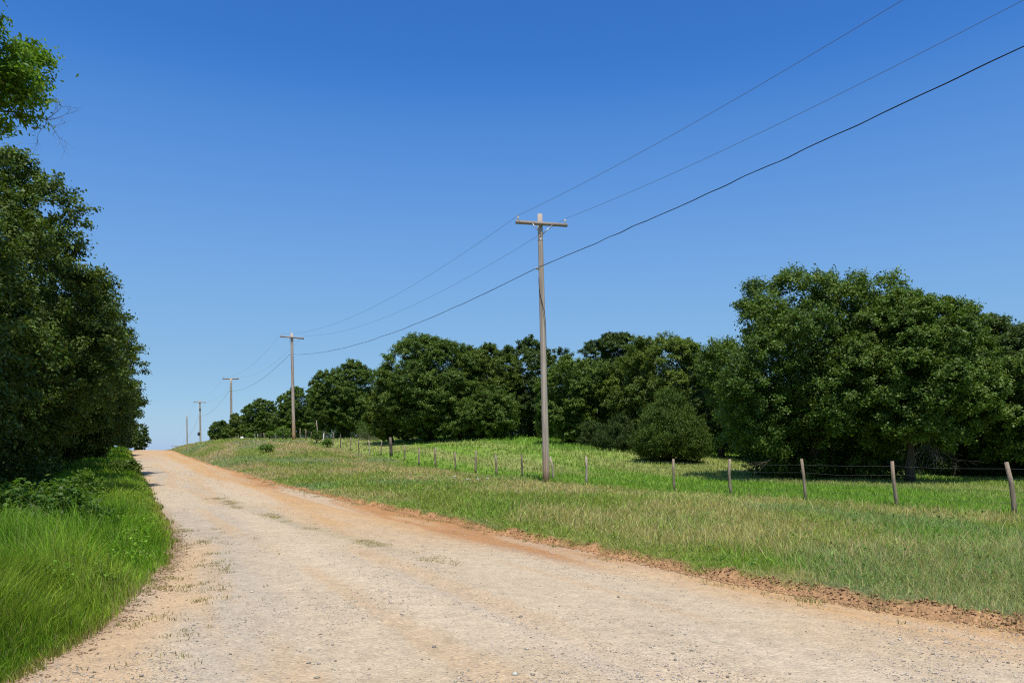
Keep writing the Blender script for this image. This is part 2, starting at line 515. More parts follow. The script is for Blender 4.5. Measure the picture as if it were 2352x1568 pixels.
# right verge
s, l, Y = scatter(270000, 3.2, 105, (-.80, 1.25))
s, l = tuft(s, l, 4, .05); Y = np.repeat(Y, 4)
re = right_edge(s); le = left_edge(s)
bwv = .07 + .22 * (fbm(s * 1.9, l * 1.9, 3) - .5)
k = (l > re + bwv) & (l < 15.9) & (s > 1)
s, l, Y, re = s[k], l[k], Y[k], re[k]; n = len(s)
t = vary(grass_tint(s, l) * np.array([1.05, 1.2, .98]), n, .34)
u = rng.random(n)
dryp = sm((fbm(s * .22 + 2, l * .45, 4) - .40) / .2) * .22 + .07
hd = (u < dryp)
t[hd] = vary(np.array([.52, .42, .20]), hd.sum(), .3)
h = (.065 + .12 * rng.random(n) ** 1.5) * (.65 + .7 * fbm(s * .4, l * .5 + 55, 3)) * (.5 + .5 * sm((l - re - .2) / .9))
h[hd] *= 1.4
w = np.maximum(.0042, .00068 * Y) * rng.uniform(.7, 1.3, n)
blades('verge_grass', s, l, h, w, t, M_grass, 'mixed green and dry grass on the verge right of the road', .75, hd)

# pasture
s, l, Y = scatter(140000, 11, 110, (-.5, 1.1), 1.35)
s, l = tuft(s, l, 3, .07); Y = np.repeat(Y, 3)
k = (l >= 15.7) & (l < 75)
s, l, Y = s[k], l[k], Y[k]; n = len(s)
t = vary(grass_tint(s, l) * np.array([1.2, 1.2, 1.3]), n, .22)
h = (.09 + .10 * rng.random(n)) * (.5 + fbm(s * .3, l * .3 + 15, 3)) * (1 + .9 * sm((l - 21) / 4) * sm((s - 36) / 8) * sm((75 - s) / 15))
w = np.maximum(.006, .0008 * Y) * rng.uniform(.7, 1.3, n)
blades('pasture_grass', s, l, h, w, t, M_grass, 'short bright green pasture grass beyond the fence', .4)

# left verge: tall grass
s, l, Y = scatter(140000, 3.4, 100, (-1.2, -.38), 1.3)
s, l = tuft(s, l, 4, .04); Y = np.repeat(Y, 4)
le = left_edge(s)
k = (l < le + .10 - .30 * rng.random(len(l)) ** 2 - .25 * (fbm(s * 2.2, l * 2.2, 2) - .4)) & (l > -3.4 - .6 * rng.random(len(l)))
s, l, Y, le = s[k], l[k], Y[k], le[k]; n = len(s)
t = vary(grass_tint(s, l) * (.74 + .66 * fbm(s * 1.1 + 3, l * 1.1 + 77, 3))[:, None], n, .34)  # noise darkens blade colour in patches, painting shaded clumps
dl = le - l
h = (.18 + .26 * rng.random(n)) * (.35 + .65 * sm(dl / .8)) * (1 + .75 * sm((15 - s) / 3) * sm((dl - .4) / .6)) * (.45 + 1.1 * fbm(s * .9, l * .9 + 5, 3)) * rng.uniform(.7, 1.25, n)
w = np.maximum(.0062, .00072 * Y) * rng.uniform(.7, 1.4, n)
u = rng.random(n) < .05
t[u] = vary(np.array([.34, .30, .13]), u.sum())
blades('tall_grass', s, l, h, w, t, M_grass, 'tall lush green grass along the left edge of the road', .36, coh=1)

# weeds on the road's weedy ridge, in the sand and at the foot of the bank
parts = []
s = rng.uniform(9.5, 27, 2600); lc = 3.1 + .9 * np.clip((21 - s) / 10, -.4, 1); l = lc + rng.normal(0, .17, 2600)
k = (fbm(s * 1.3, l * 1.3 + 9, 3) > .45) & (rng.random(2600) < .6)
parts.append((s[k], l[k], .026, np.array([.38, .31, .13])))
s = rng.uniform(4, 18, 1500); l = left_edge(s) + np.abs(rng.normal(.35, .45, 1500))
k = fbm(s * 2.3 + 7, l * 2.3, 3) > .60
parts.append((s[k], l[k], .038, np.array([.30, .26, .10])))
s = rng.uniform(4, 40, 1500); l = right_edge(s) - np.abs(rng.normal(0, .35, 1500)) + .1
k = fbm(s * 1.1 + 7, l * 2.3, 3) > .55
parts.append((s[k], l[k], .05, np.array([.30, .27, .11])))
ss, ll, hh, tt = [], [], [], []
for a, b, hm, c in parts:
    a, b = tuft(a, b, 6, .035)
    ss.append(a); ll.append(b); hh.append(hm * rng.uniform(.5, 1.6, len(a))); tt.append(vary(c, len(a), .3))
s = np.concatenate(ss); l = np.concatenate(ll); h = np.concatenate(hh)
blades('roadside_weeds', s, l, h, np.full(len(s), .008), np.concatenate(tt), M_grass, 'sparse yellowing weeds in the sand of the road', .8)

# broad leaved weeds among the grass of both verges
def low_weeds(name, s, l, hgt, leafl, k, tint, label):
    s, l = np.repeat(s, k), np.repeat(l, k); n = len(s); hgt = np.repeat(hgt, k)
    s = s + rng.normal(0, .07, n); l = l + rng.normal(0, .07, n)
    x, y = sl2w(s, l); z = terrain(s, l) + hgt * rng.uniform(.25, 1.0, n)
    c = np.stack([x, y, z], -1)
    nr = rng.normal(0, .45, (n, 3)) + np.array([0, 0, 1.]); nr /= np.linalg.norm(nr, axis=1)[:, None]
    td = rng.normal(0, 1, (n, 3))
    td = td - (td * nr).sum(-1, keepdims=True) * nr; td /= np.linalg.norm(td, axis=1)[:, None]
    b = np.cross(nr, td); L = (leafl * rng.uniform(.6, 1.5, n))[:, None]
    v = np.stack([c - td * L / 2, c + b * L * .28, c + td * L / 2 - nr * L * .15, c - b * L * .28], 1)
    me = make_mesh(name, v.reshape(-1, 3), np.arange(n * 4), np.full(n, 4), face_col=vary(np.array(tint), n, .3))
    tag(link(name, me, M_grass), label, None, None, 'stuff')


s = rng.uniform(9, 34, 420); l = left_edge(s) - .25 - np.abs(rng.normal(0, 1.0, 420))
low_weeds('verge_weeds', s, l, rng.uniform(.2, .42, 420), .045, 22, (.19, .32, .03), 'broad leaved weeds among the tall grass left of the road')
s = rng.uniform(4, 60, 900); l = right_edge(s) + .3 + 8.5 * rng.random(900)
low_weeds('verge_herbs', s, l, rng.uniform(.08, .24, 900), .045, 16, (.15, .25, .05), 'low leafy herbs among the grass right of the road')

# ---------------------------------------------------------------- stones and clods
def chips(name, s, l, size, tint, label, flat=.6):
    n = len(s)
    x, y = sl2w(s, l); z = terrain(s, l)
    base = np.array([[1, 0, 0], [0, 1, 0], [-1, 0, 0], [0, -1, 0], [0, 0, 1], [0, 0, -1]], float)
    v = base[None] * rng.uniform(.6, 1.25, (n, 6, 1)) + rng.normal(0, .14, (n, 6, 3))
    v[:, :, 2] *= flat
    a = rng.uniform(0, 2 * np.pi, n); ca, sa = np.cos(a)[:, None], np.sin(a)[:, None]
    X = v[:, :, 0] * ca - v[:, :, 1] * sa; Yv = v[:, :, 0] * sa + v[:, :, 1] * ca
    v = np.stack([X, Yv, v[:, :, 2]], -1) * size[:, None, None]
    v += np.stack([x, y, z + size * .22], -1)[:, None]
    f = np.array([[0, 1, 4], [1, 2, 4], [2, 3, 4], [3, 0, 4], [1, 0, 5], [2, 1, 5], [3, 2, 5], [0, 3, 5]])
    lo = (np.arange(n)[:, None, None] * 6 + f[None]).reshape(-1)
    me = make_mesh(name, v.reshape(-1, 3), lo, np.full(n * 8, 3), face_col=np.repeat(tint, 8, 0))
    return tag(link(name, me, M_stone), label, None, None, 'stuff')


s, l, Y = scatter(130000, 4.2, 45, (-.6, .8), 1.5)
le, re = left_edge(s), right_edge(s)
dens = .15 + .85 * sm((fbm(s * .5 + 11, l * .9, 3) - .42) / .16)
k = (l > le + .1) & (l < re - .05) & (rng.random(len(s)) < dens)
s, l, Y = s[k], l[k], Y[k]; n = len(s)
size = np.maximum(.0042 * rng.lognormal(0, .5, n), .00048 * Y * rng.uniform(.5, 1.2, n))
big = rng.random(n) < .004; size[big] *= rng.uniform(1.5, 2.4, big.sum())
t = np.array([.45, .39, .32]) * rng.uniform(.45, 1.4, (n, 1)) * (1 + rng.normal(0, .05, (n, 3)))
chips('gravel_stones', s, l, np.minimum(size, .04), np.clip(t, .05, .8), 'loose pale stones scattered over the gravel road')

nc = 10000
s = rng.uniform(3.2, 45, nc); s = 3.2 + (s - 3.2) * rng.random(nc)
bwc = .13 + .20 * (fbm(s * 1.9, right_edge(s) * 1.9, 3) - .5)
l = right_edge(s) - .16 + (bwc + .18) * rng.random(nc) ** .8
near = sm((14 - s) / 8)[:, None]
t = (np.array([.44, .24, .11]) * (1 - near) + np.array([.40, .235, .12]) * near) * rng.uniform(.55, 1.2, (nc, 1))
sl_ = rng.uniform(4, 17, 2600)
ll_ = left_edge(sl_) + np.abs(rng.normal(.02, .16, 2600))
tl_ = np.array([.33, .22, .13]) * rng.uniform(.4, 1.3, (2600, 1))
sz_ = np.concatenate([.0075 * rng.lognormal(0, .6, nc).clip(.4, 3.2), .007 * rng.lognormal(0, .6, 2600).clip(.4, 3.0)])
chips('dirt_clods', np.concatenate([s, sl_]), np.concatenate([l, ll_]), sz_, np.concatenate([t, tl_]), 'crumbled brown clods along both edges of the road', .7)

# ---------------------------------------------------------------- trees
def norm(v): return v / (np.linalg.norm(v, axis=-1, keepdims=True) + 1e-9)


def leaf_quads(c, nrm, tdir, L, W, fold=.12):
    t = norm(tdir - (tdir * nrm).sum(-1, keepdims=True) * nrm)
    b = np.cross(nrm, t)
    L = L[:, None]; W = W[:, None]
    v = np.empty((len(c), 4, 3))
    v[:, 0] = c - t * L * .5
    v[:, 1] = c + b * W * .5 + t * L * .08 + nrm * W * fold
    v[:, 2] = c + t * L * .5 - nrm * L * .08
    v[:, 3] = c - b * W * .5 + t * L * .08 + nrm * W * fold
    return v


def leaf_mesh(name, v, tint):
    n = len(v)
    return make_mesh(name, v.reshape(-1, 3), np.arange(n * 4), np.full(n, 4), face_col=tint)


OAK = np.array([.054, .100, .016])
KINDS = {
    'oak': dict(col=OAK, young=np.array([.115, .170, .028]), w=.62, mat=M_oak, up=.55),
    'row': dict(col=OAK * .72, young=np.array([.100, .142, .024]), w=.62, mat=M_oak, up=.55),  # oak leaves darkened: the left row's shade is put into the colour
    'dark': dict(col=np.array([.048, .080, .018]), young=np.array([.078, .118, .026]), w=.6, mat=M_oak, up=.55),
    'olive': dict(col=np.array([.064, .104, .016]), young=np.array([.135, .182, .026]), w=.6, mat=M_oak, up=.5),
    'pale': dict(col=np.array([.075, .12, .055]), young=np.array([.10, .15, .07]), w=.5, mat=M_oak, up=.5),  # distance haze painted into the leaves as a paler, bluer green
    'bright': dict(col=np.array([.080, .170, .018]), young=np.array([.165, .255, .025]), w=.45, mat=M_bright, up=.6),
    'cedar': dict(col=np.array([.038, .072, .011]), young=np.array([.072, .115, .014]), w=.30, mat=M_cedar, up=.1),
    'cedar_shaded': dict(col=np.array([.030, .055, .012]), young=np.array([.05, .08, .016]), w=.30, mat=M_cedar, up=.1),  # cedar colours lowered to paint in the shade beneath the oaks
    'bush': dict(col=np.array([.050, .105, .018]), young=np.array([.11, .19, .03]), w=.6, mat=M_bright, up=.7),
    'shrub': dict(col=np.array([.08, .15, .022]), young=np.array([.14, .22, .035]), w=.6, mat=M_bright, up=.7),
}


def foliage(rx, ry, hb, H, leaf, n, kind, lobes=30, lobe_r=.36, sub=20, shell=.72, cone=0., low=-.55, gap=0., inner=.22, tuftr=.085, sq=2.5, jit=.09):
    """a crown in local space: lobes on an envelope, twig clusters on the lobes, leaves on the twigs. Returns quads, tints, lobe centres"""
    K = KINDS[kind]
    hc = hb + (H - hb) * (.40 if not cone else .30)
    up, dn = H - hc, hc - hb
    # lobe directions: spread evenly then jittered
    lobes = int(lobes * 1.25); lobe_r *= .93
    i = np.arange(lobes) + .5
    zc = 1 - (1 - low) * i / lobes
    ph = i * 2.39996 + rng.uniform(0, 6.28)
    zc = np.clip(zc + rng.normal(0, .07, lobes), -1, 1); ph = ph + rng.normal(0, .3, lobes)
    r = np.sqrt(1 - zc ** 2)
    d = np.stack([np.cos(ph) * r, np.sin(ph) * r, zc], -1)
    rad = shell * (rng.uniform(.74, 1.22, lobes) if cone else rng.uniform(1 - jit * 1.15, 1 + jit * .9, lobes))
    vz = np.where(d[:, 2] > 0, up, dn)
    tap = 1 - cone * np.clip(d[:, 2], 0, 1) ** 1.0 * .7
    sq_ = (np.abs(d) ** sq).sum(-1) ** (-1 / sq)
    lc = d * (rad * sq_)[:, None] * np.stack([rx * tap, ry * tap, vz], -1)
    lc[:, 2] += hc
    lr = lobe_r * min(rx, ry, (H - hb) * .62) * rng.uniform(.72, 1.3, lobes)
    lr *= np.where(d[:, 2] > .75, .85, 1)
    tint_l = rng.random(lobes)
    # twig clusters on each lobe's outer side
    sub = int(sub * 1.6)
    m = lobes * sub
    li = np.repeat(np.arange(lobes), sub)
    sd = norm(rng.normal(0, 1, (m, 3)) + d[li] * .75 + np.array([0, 0, .35]))
    srad = rng.uniform(.55, 1.10, m) ** .8
    scn = lc[li] + sd * (lr[li] * srad)[:, None] * np.array([1, 1, .80])
    if gap > 0:
        keep = rng.random(m) > gap
        scn, sd, li, srad = scn[keep], sd[keep], li[keep], srad[keep]; m = len(scn)
    # leaves on the clusters
    si = rng.integers(0, m, n)
    cs = (tuftr * min(rx, ry, H) ** .5 if 'cedar' not in kind else .13 * min(rx, ry) ** .5)
    off = np.clip(rng.normal(0, .8, (n, 3)), -1.5, 1.5) * np.array([1, 1, .7]) * cs * rng.uniform(.5, 1.1, (n, 1))
    along = rng.random(n) * cs * 2.0
    c = scn[si] + off + sd[si] * along[:, None]
    od = sd[si]
    tb = tint_l[li[si]] * .45 + rng.random(m)[si] * .35 + rng.random(n) * .3 + along / (cs * 1.6) * .15
    # a thinner filling so the crown is not hollow
    ni = int(n * inner)
    u = norm(rng.normal(0, 1, (ni, 3))); u[:, 2] = np.maximum(u[:, 2], low * 1.1)
    rr = rng.random(ni) ** .4 * .68
    ci = u * (rr * (np.abs(u) ** sq).sum(-1) ** (-1 / sq))[:, None] * np.stack([np.full(ni, rx), np.full(ni, ry), np.where(u[:, 2] > 0, up, dn)], -1); ci[:, 2] += hc
    if cone: ci[:, :2] *= (1 - cone * .55 * np.clip((ci[:, 2:] - hc) / up, 0, 1))
    c = np.concatenate([c, ci]); od = np.concatenate([od, u]); tb = np.concatenate([tb, rng.random(ni) * .5])
    n2 = len(c)
    if 'cedar' in kind:
        td = norm(od * .55 + np.array([0, 0, .75]) + rng.normal(0, .35, (n2, 3)))
        nr = norm(rng.normal(0, 1, (n2, 3)) + od * .6 + np.array([0, 0, .3]))
        L = leaf * rng.uniform(.7, 1.5, n2)
    else:
        nr = norm(od * .5 + np.array([0, 0, K['up']]) + rng.normal(0, .62, (n2, 3)))
        td = norm(od * .6 + rng.normal(0, .7, (n2, 3)) + np.array([0, 0, -.15]))
        L = leaf * rng.uniform(.65, 1.35, n2)
    v = leaf_quads(c, nr, td, L, L * K['w'] * rng.uniform(.8, 1.2, n2))
    tb = np.clip(tb, 0, 1)[:, None] ** 1.5
    t = (K['col'] * 1.08 * (1 - tb) + K['young'] * 1.28 * tb) * rng.uniform(.75, 1.25, (n2, 1)) * (1 + rng.normal(0, .06, (n2, 3)))
    return v, np.clip(t, .004, .6), lc


def skeleton(lc, hb, H, r0, lean=(0, 0), limbs=14, low_start=.25):
    mb = MB()
    top = np.array([lean[0], lean[1], H * .72])
    ts = np.linspace(0, 1, 7)
    pts = [np.array([lean[0] * t + .10 * math.sin(4 * t + r0 * 30) * r0 * 4, lean[1] * t + .08 * math.cos(5 * t) * r0 * 4, H * .72 * t - .05]) for t in ts]
    mb.tube(pts, [r0 * 1.45, r0 * 1.05, r0 * .92, r0 * .75, r0 * .55, r0 * .36, r0 * .15], 9, wob=.12)
    order = list(range(len(lc))); random.shuffle(order)
    for i in order[:limbs]:
        e = lc[i]
        f = np.clip(low_start + .5 * (e[2] / H) + random.uniform(-.1, .1), .18, .85)
        k = f * 6; a = int(k); st = pts[a] + (pts[min(a + 1, 6)] - pts[a]) * (k - a)
        mid = st + (e - st) * .5 + np.array([random.uniform(-.2, .2), random.uniform(-.2, .2), .06 * np.linalg.norm(e - st)])
        rr = r0 * .42 * (1 - f * .5)
        mb.tube([st, st + (mid - st) * .5 + np.random.default_rng(i).normal(0, .06, 3), mid, e], [rr, rr * .75, rr * .5, rr * .14], 6, wob=.1)
        for _ in range(2):
            q = mid + np.array([random.uniform(-.8, .8), random.uniform(-.8, .8), random.uniform(0, .8)])
            mb.tube([mid, (mid + q) / 2 + np.array([0, 0, .08]), q], [rr * .4, rr * .25, rr * .06], 5)
    return mb


def twigs(mb, p, d, length, r, depth, spread=.6, droop=0.):
    pts = [np.array(p, float)]; d = np.array(d, float)
    for k in range(3):
        d = norm(d + np.array([random.gauss(0, .18), random.gauss(0, .18), random.gauss(0, .18) - droop]))
        pts.append(pts[-1] + d * length / 3)
    mb.tube(pts, [r, r * .8, r * .6, r * .4], 5)
    if depth > 0:
        for k in (1, 2, 3, 3):
            dd = norm(d + np.array([random.gauss(0, spread), random.gauss(0, spread), random.gauss(0, spread)]))
            twigs(mb, pts[k], dd, length * random.uniform(.45, .75), r * .5, depth - 1, spread, droop)


def tree(name, label, cat, base, rx, ry, hb, H, kind, leaf, n, r0=.16, lean=(0, 0), limbs=14, group=None, trunk=True, seed=0, **kw):
    global rng
    rng = np.random.default_rng(sum(ord(ch) * (i + 1) for i, ch in enumerate(label)) + seed); random.seed(len(label) + seed)
    root = empty(name, base, label, cat, group)
    v, t, lc = foliage(rx, ry, hb, H, leaf, n, kind, **kw)
    if lean != (0, 0):
        v[..., 0] += lean[0]; v[..., 1] += lean[1]; lc = lc + np.array([lean[0], lean[1], 0])
    link('crown', leaf_mesh('crown', v, t), KINDS[kind]['mat'], root)
    if trunk:
        skeleton(lc, hb, H, r0, lean, limbs).build('trunk', M_bark, root)
    return root


def tree_px(name, label, cat, xl, xr, yt, Y, kind, yb=None, depth=.9, hb=1.2, dens=1.0, **kw):
    """a tree fitted between two picture columns at depth Y, standing on the terrain"""
    xc = (xl + xr) / 2
    X = (xc - CXD) / FD * Y
    rx = (xr - xl) / 2 / FD * Y
    z = gz(X, Y)
    H = EYE + (HD - yt) / FD * Y - z
    leaf = .064 + .00098 * Y
    if 'cedar' in kind: leaf *= .95
    area = 4 * math.pi * ((rx * rx * depth + rx * H * .5 * 2) / 3) * 1.15
    n = int(dens * 3.4 * area / (leaf * leaf * .33))
    n = min(n, 170000)
    return tree(name, label, cat, (X, Y, z), rx, rx * depth, hb, H, kind, leaf, n, r0=kw.pop('r0', .035 * H * .6), **kw)


G_R = 'oaks along the far side of the pasture'
G_L = 'trees lining the left side of the road'
T1 = tree_px('oak_tree', 'tallest broad oak at right, its dome rising highest over the pasture', 'tree', 1606, 2135, 588, 31, 'oak', hb=.35, lobes=42, sub=28, limbs=26, jit=.10, seed=11, lobe_r=.27, low=-.9, dens=1.3, inner=.36, r0=.2, sq=2.15)
T2 = tree_px('oak_tree', 'oak with a bare trunk and dead grey twigs, right of the tallest oak', 'tree', 1915, 2275, 646, 28.5, 'oak', hb=1.1, lobes=38, sub=26, low=-.85, jit=.11, seed=5, limbs=20, lobe_r=.27, r0=.14, dens=1.1)
T3 = tree_px('oak_tree', 'dark oak at the far right, cut by the picture edge', 'tree', 2150, 2420, 700, 33, 'dark', hb=.6, lobes=40, sub=24, limbs=16, lobe_r=.32)
T3b = tree_px('oak_tree', 'low shaggy oak skirt in front of the far right oak', 'tree', 2255, 2560, 800, 29.5, 'oak', hb=.7, jit=.15, lobes=28, sub=22, limbs=12, lobe_r=.30, low=-.8)
tree_px('oak_tree', 'oak in full leaf directly behind the round cedar', 'tree', 1385, 1660, 762, 51, 'olive', hb=.3, lobes=36, sub=24, lobe_r=.32, low=-.88)
tree_px('oak_tree', 'dark pointed oak crown rising behind the oak over the cedar', 'tree', 1330, 1500, 748, 60, 'dark', hb=.8, lobes=30, sub=22, low=-.8)
tree_px('oak_tree', 'lower oak just right of the nearest utility pole', 'tree', 1235, 1420, 806, 54, 'oak', hb=.3, lobes=30, sub=22, low=-.88)
tree_px('oak_tree', 'thin crowned oak behind the nearest utility pole, sky showing through', 'tree', 1120, 1320, 777, 66, 'dark', hb=.8, lobes=34, sub=20, gap=.12, inner=.06, dens=.85, low=-.85)
tree_px('oak_tree', 'tallest dome of the middle grove, left of the nearest utility pole', 'tree', 865, 1120, 757, 63, 'oak', hb=.2, lobes=54, sub=24, lobe_r=.26, low=-.9)
tree_px('oak_tree', 'oak joined to the right flank of the middle grove dome', 'tree', 1030, 1200, 778, 64, 'olive', hb=.2, lobes=36, sub=22, low=-.9)
tree_px('oak_tree', 'low leafy oak skirting the foot of the middle grove', 'tree', 980, 1190, 880, 61.5, 'oak', hb=.15, lobes=30, sub=22, low=-.9)
tree_px('oak_tree', 'low yellowish oak at the left foot of the middle grove', 'tree', 840, 960, 880, 64, 'olive', hb=.15, lobes=28, sub=20, low=-.9)
tree_px('oak_tree', 'dark oak between the second utility pole and the middle grove', 'tree', 715, 885, 828, 80, 'oak', hb=.3, lobes=30, sub=22, low=-.88)
tree_px('oak_tree', 'hazy pale crown peeping over the oaks right of the second pole', 'tree', 705, 765, 850, 112, 'pale', hb=2, lobes=18, sub=16, gap=.2)
tree_px('oak_tree', 'oak standing straight behind the second utility pole', 'tree', 636, 735, 884, 96, 'oak', hb=.3, lobes=26, sub=20, low=-.88)
tree_px('oak_tree', 'rounded oak left of the second utility pole', 'tree', 560, 645, 916, 112, 'oak', hb=.8, lobes=24, sub=20, low=-.7)
tree_px('oak_tree', 'small oak right of the third utility pole', 'tree', 522, 580, 948, 124, 'olive', hb=.6, lobes=20, sub=18, low=-.7)
tree_px('oak_tree', 'last low tree of the right row, behind the third utility pole', 'tree', 482, 540, 966, 132, 'oak', hb=.4, lobes=20, sub=18, low=-.7)
tree_px('oak_tree', 'dark crown filling the gap left of the tallest oak', 'tree', 1590, 1730, 768, 46, 'dark', hb=.3, lobes=24, sub=20, low=-.88)

tree_px('cedar_tree', 'round bushy cedar standing free in the pasture', 'cedar', 1462, 1618, 905, 42, 'cedar', hb=.1, lobes=40, sub=26, lobe_r=.34, low=-.8, cone=1.0, dens=1.6, depth=1., sq=2.0)
tree_px('cedar_tree', 'small dark cedar left of the round cedar', 'cedar', 1378, 1465, 958, 48.5, 'cedar_shaded', hb=.1, lobes=26, sub=20, cone=.7, low=-.8, dens=1.3, depth=1.)
tree_px('cedar_tree', 'shaded little cedar under the oaks, two right of the nearest pole', 'cedar', 1335, 1400, 965, 50.5, 'cedar_shaded', hb=.1, lobes=22, sub=18, cone=.7, low=-.8, dens=1.2, depth=1.)
tree_px('cedar_tree', 'low spreading cedar under the far right oaks', 'cedar', 2140, 2300, 1015, 33.5, 'cedar_shaded', hb=.1, lobes=30, sub=22, cone=.4, low=-.8, dens=1.3)
tree_px('cedar_tree', 'low cedar at the right picture edge, behind the last fence post', 'cedar', 2275, 2420, 1000, 33, 'cedar_shaded', hb=.1, lobes=28, sub=22, cone=.4, low=-.8, dens=1.3)

# left row, along the road
def tree_sl(label, s, l, rx, ry, hb, H, kind, dens=1., name='oak_tree', **kw):
    x, y = sl2w(s, l)
    leaf = .066 + .00135 * max(y, 10)
    area = 4 * math.pi * ((rx * ry + rx * H) / 3) * 1.15
    n = min(int(dens * 3.6 * area / (leaf * leaf * .33)), 170000)
    return tree(name, label, 'tree', (x, y, gz(x, y)), rx, ry, hb, H, kind, leaf, n, r0=kw.pop('r0', .15), **kw)


LB = tree_sl('bright green tree at the upper left corner, bare twigs hanging from it', 14.6, -3.9, 2.62, 2.6, 5.75, 9.5, 'bright', .55, name='elm_tree', lobes=34, sub=16, lobe_r=.27, limbs=18, low=-.6, gap=.42, inner=.06, tuftr=.10, sq=2.4, jit=.18, seed=3)
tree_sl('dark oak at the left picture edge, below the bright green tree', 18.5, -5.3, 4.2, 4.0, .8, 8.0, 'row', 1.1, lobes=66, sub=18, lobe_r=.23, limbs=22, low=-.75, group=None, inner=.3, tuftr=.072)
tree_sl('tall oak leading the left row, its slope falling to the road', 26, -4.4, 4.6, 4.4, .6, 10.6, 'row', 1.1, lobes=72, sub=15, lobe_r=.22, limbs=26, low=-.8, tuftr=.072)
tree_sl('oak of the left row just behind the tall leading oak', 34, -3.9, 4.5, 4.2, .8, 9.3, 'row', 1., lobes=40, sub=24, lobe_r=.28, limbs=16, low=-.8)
tree_sl('oak of the left row with a branch reaching over the road', 44, -3.9, 4.6, 4.4, .6, 8.4, 'dark', 1., lobes=36, sub=22, lobe_r=.30, limbs=14, low=-.8)
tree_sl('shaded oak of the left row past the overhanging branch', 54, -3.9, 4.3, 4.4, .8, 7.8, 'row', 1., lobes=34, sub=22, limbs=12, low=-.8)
tree_sl('low oak of the left row, where the road starts its last climb', 65, -4.0, 4.4, 4.4, .6, 7.4, 'dark', 1., lobes=30, sub=22, limbs=10, low=-.8)
tree_sl('small oak of the left row shortly before the crest', 78, -3.8, 4.3, 4.6, .6, 7.2, 'dark', 1., lobes=30, sub=20, limbs=10, low=-.8)
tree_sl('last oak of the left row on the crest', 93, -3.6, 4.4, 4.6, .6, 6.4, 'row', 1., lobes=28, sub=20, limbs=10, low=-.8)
tree_sl('far little tree past the crest, left of the road', 132, 1.0, 2.9, 3.0, .5, 4.6, 'dark', 1., lobes=22, sub=18, limbs=8, low=-.8, r0=.1)

# the elm's bare hanging twigs and the oak's dead low branches
mb = MB()
o_ = np.array(LB.location)
tw = P(106, 275, 12.6) - o_
st = tw + np.array([-.9, 0, .15])
mb.tube([st, (st + tw) / 2 + np.array([0, 0, .04]), tw], [.02, .014, .009], 5)
for dd in ((.6, 0, .45), (.5, .2, -.5), (.2, -.2, -.9), (.8, 0, .1)):
    twigs(mb, tw, norm(np.array(dd, float)), .34, .006, 2, .6, .02)
mb.build('dead_twig', M_deadwood, LB)
mb = MB(); o_ = np.array(T2.location)
for i in range(9):
    p = P(random.uniform(2085, 2150), random.uniform(985, 1035), 27.6) - o_
    twigs(mb, p, norm(np.array([random.uniform(-.6, .4), -.4, random.uniform(-.9, -.1)])), random.uniform(.6, 1.0), .011, 2, .55, .05)
mb.build('dead_branch', M_deadwood, T2)
mb = MB(); o_ = np.array(T1.location)
twigs(mb, P(1775, 1052, 29) - o_, norm(np.array([-.9, -.1, -.2])), .8, .02, 1, .35, .02)
twigs(mb, P(1765, 1060, 29) - o_, norm(np.array([-.9, -.1, -.05])), .6, .015, 1, .35, .02)
mb.build('dead_branch', M_bark, T1)

# woodland masses behind the first rows, and the undergrowth at their feet
def mass(name, label, spots, kind, leaf, per):
    K = KINDS[kind]; V, Tt = [], []
    for (x, y, r, h, z0) in spots:
        n = per
        d = norm(rng.normal(0, 1, (n, 3)))
        q = d * rng.random((n, 1)) ** .3 * np.array([r, r, h / 2])
        c = q + np.array([x, y, z0 + h / 2])
        nr = norm(d * .5 + np.array([0, 0, .5]) + rng.normal(0, .6, (n, 3)))
        td = norm(rng.normal(0, 1, (n, 3)))
        L = leaf * rng.uniform(.7, 1.3, n)
        V.append(leaf_quads(c, nr, td, L, L * .65))
        tb = rng.random((n, 1)) ** 2
        Tt.append((K['col'] * (1 - tb) + K['young'] * tb) * rng.uniform(.7, 1.2, (n, 1)))
    me = leaf_mesh(name, np.concatenate(V), np.concatenate(Tt))
    return tag(link(name, me, K['mat']), label, None, None, 'stuff')


sp = []
for i in range(58):
    s_ = 6 + i * 2.1 + random.uniform(-1, 1); l_ = random.uniform(-13, -7.5)
    x, y = sl2w(s_, l_); sp.append((x, y, random.uniform(1.8, 2.8), random.uniform(4, 6.5), gz(x, y) - .2))
for i in range(70):
    t_ = i / 69; px = 2650 - t_ * 2130
    Yd = float(interp(px, [(500, 150), (700, 118), (900, 86), (1200, 78), (1420, 64), (1650, 52), (1800, 40), (2100, 37), (2650, 39)])) + random.uniform(0, 6)
    X = (px - CXD) / FD * Yd
    sp.append((X, Yd, random.uniform(1.8, 3.2), random.uniform(3.6, 5.2), gz(X, Yd) - .3))
mass('woodland', 'dim woodland filling in behind the front rows of trees', sp, 'dark', .22, 2600)
sp = []
for i in range(60):
    s_ = 14 + i * 1.5 + random.uniform(-1, 1); l_ = random.uniform(-3.9, -2.3) - (.8 if s_ < 20 else 0)
    x, y = sl2w(s_, l_); sp.append((x, y, random.uniform(.35, .9), random.uniform(.6, 1.7), gz(x, y) - .1))
for i in range(16):
    s_ = random.uniform(13.6, 19.5); l_ = random.uniform(-3.3, -1.75)
    x, y = sl2w(s_, l_); sp.append((x, y, random.uniform(.4, .7), random.uniform(.6, 1.2), gz(x, y) - .05))
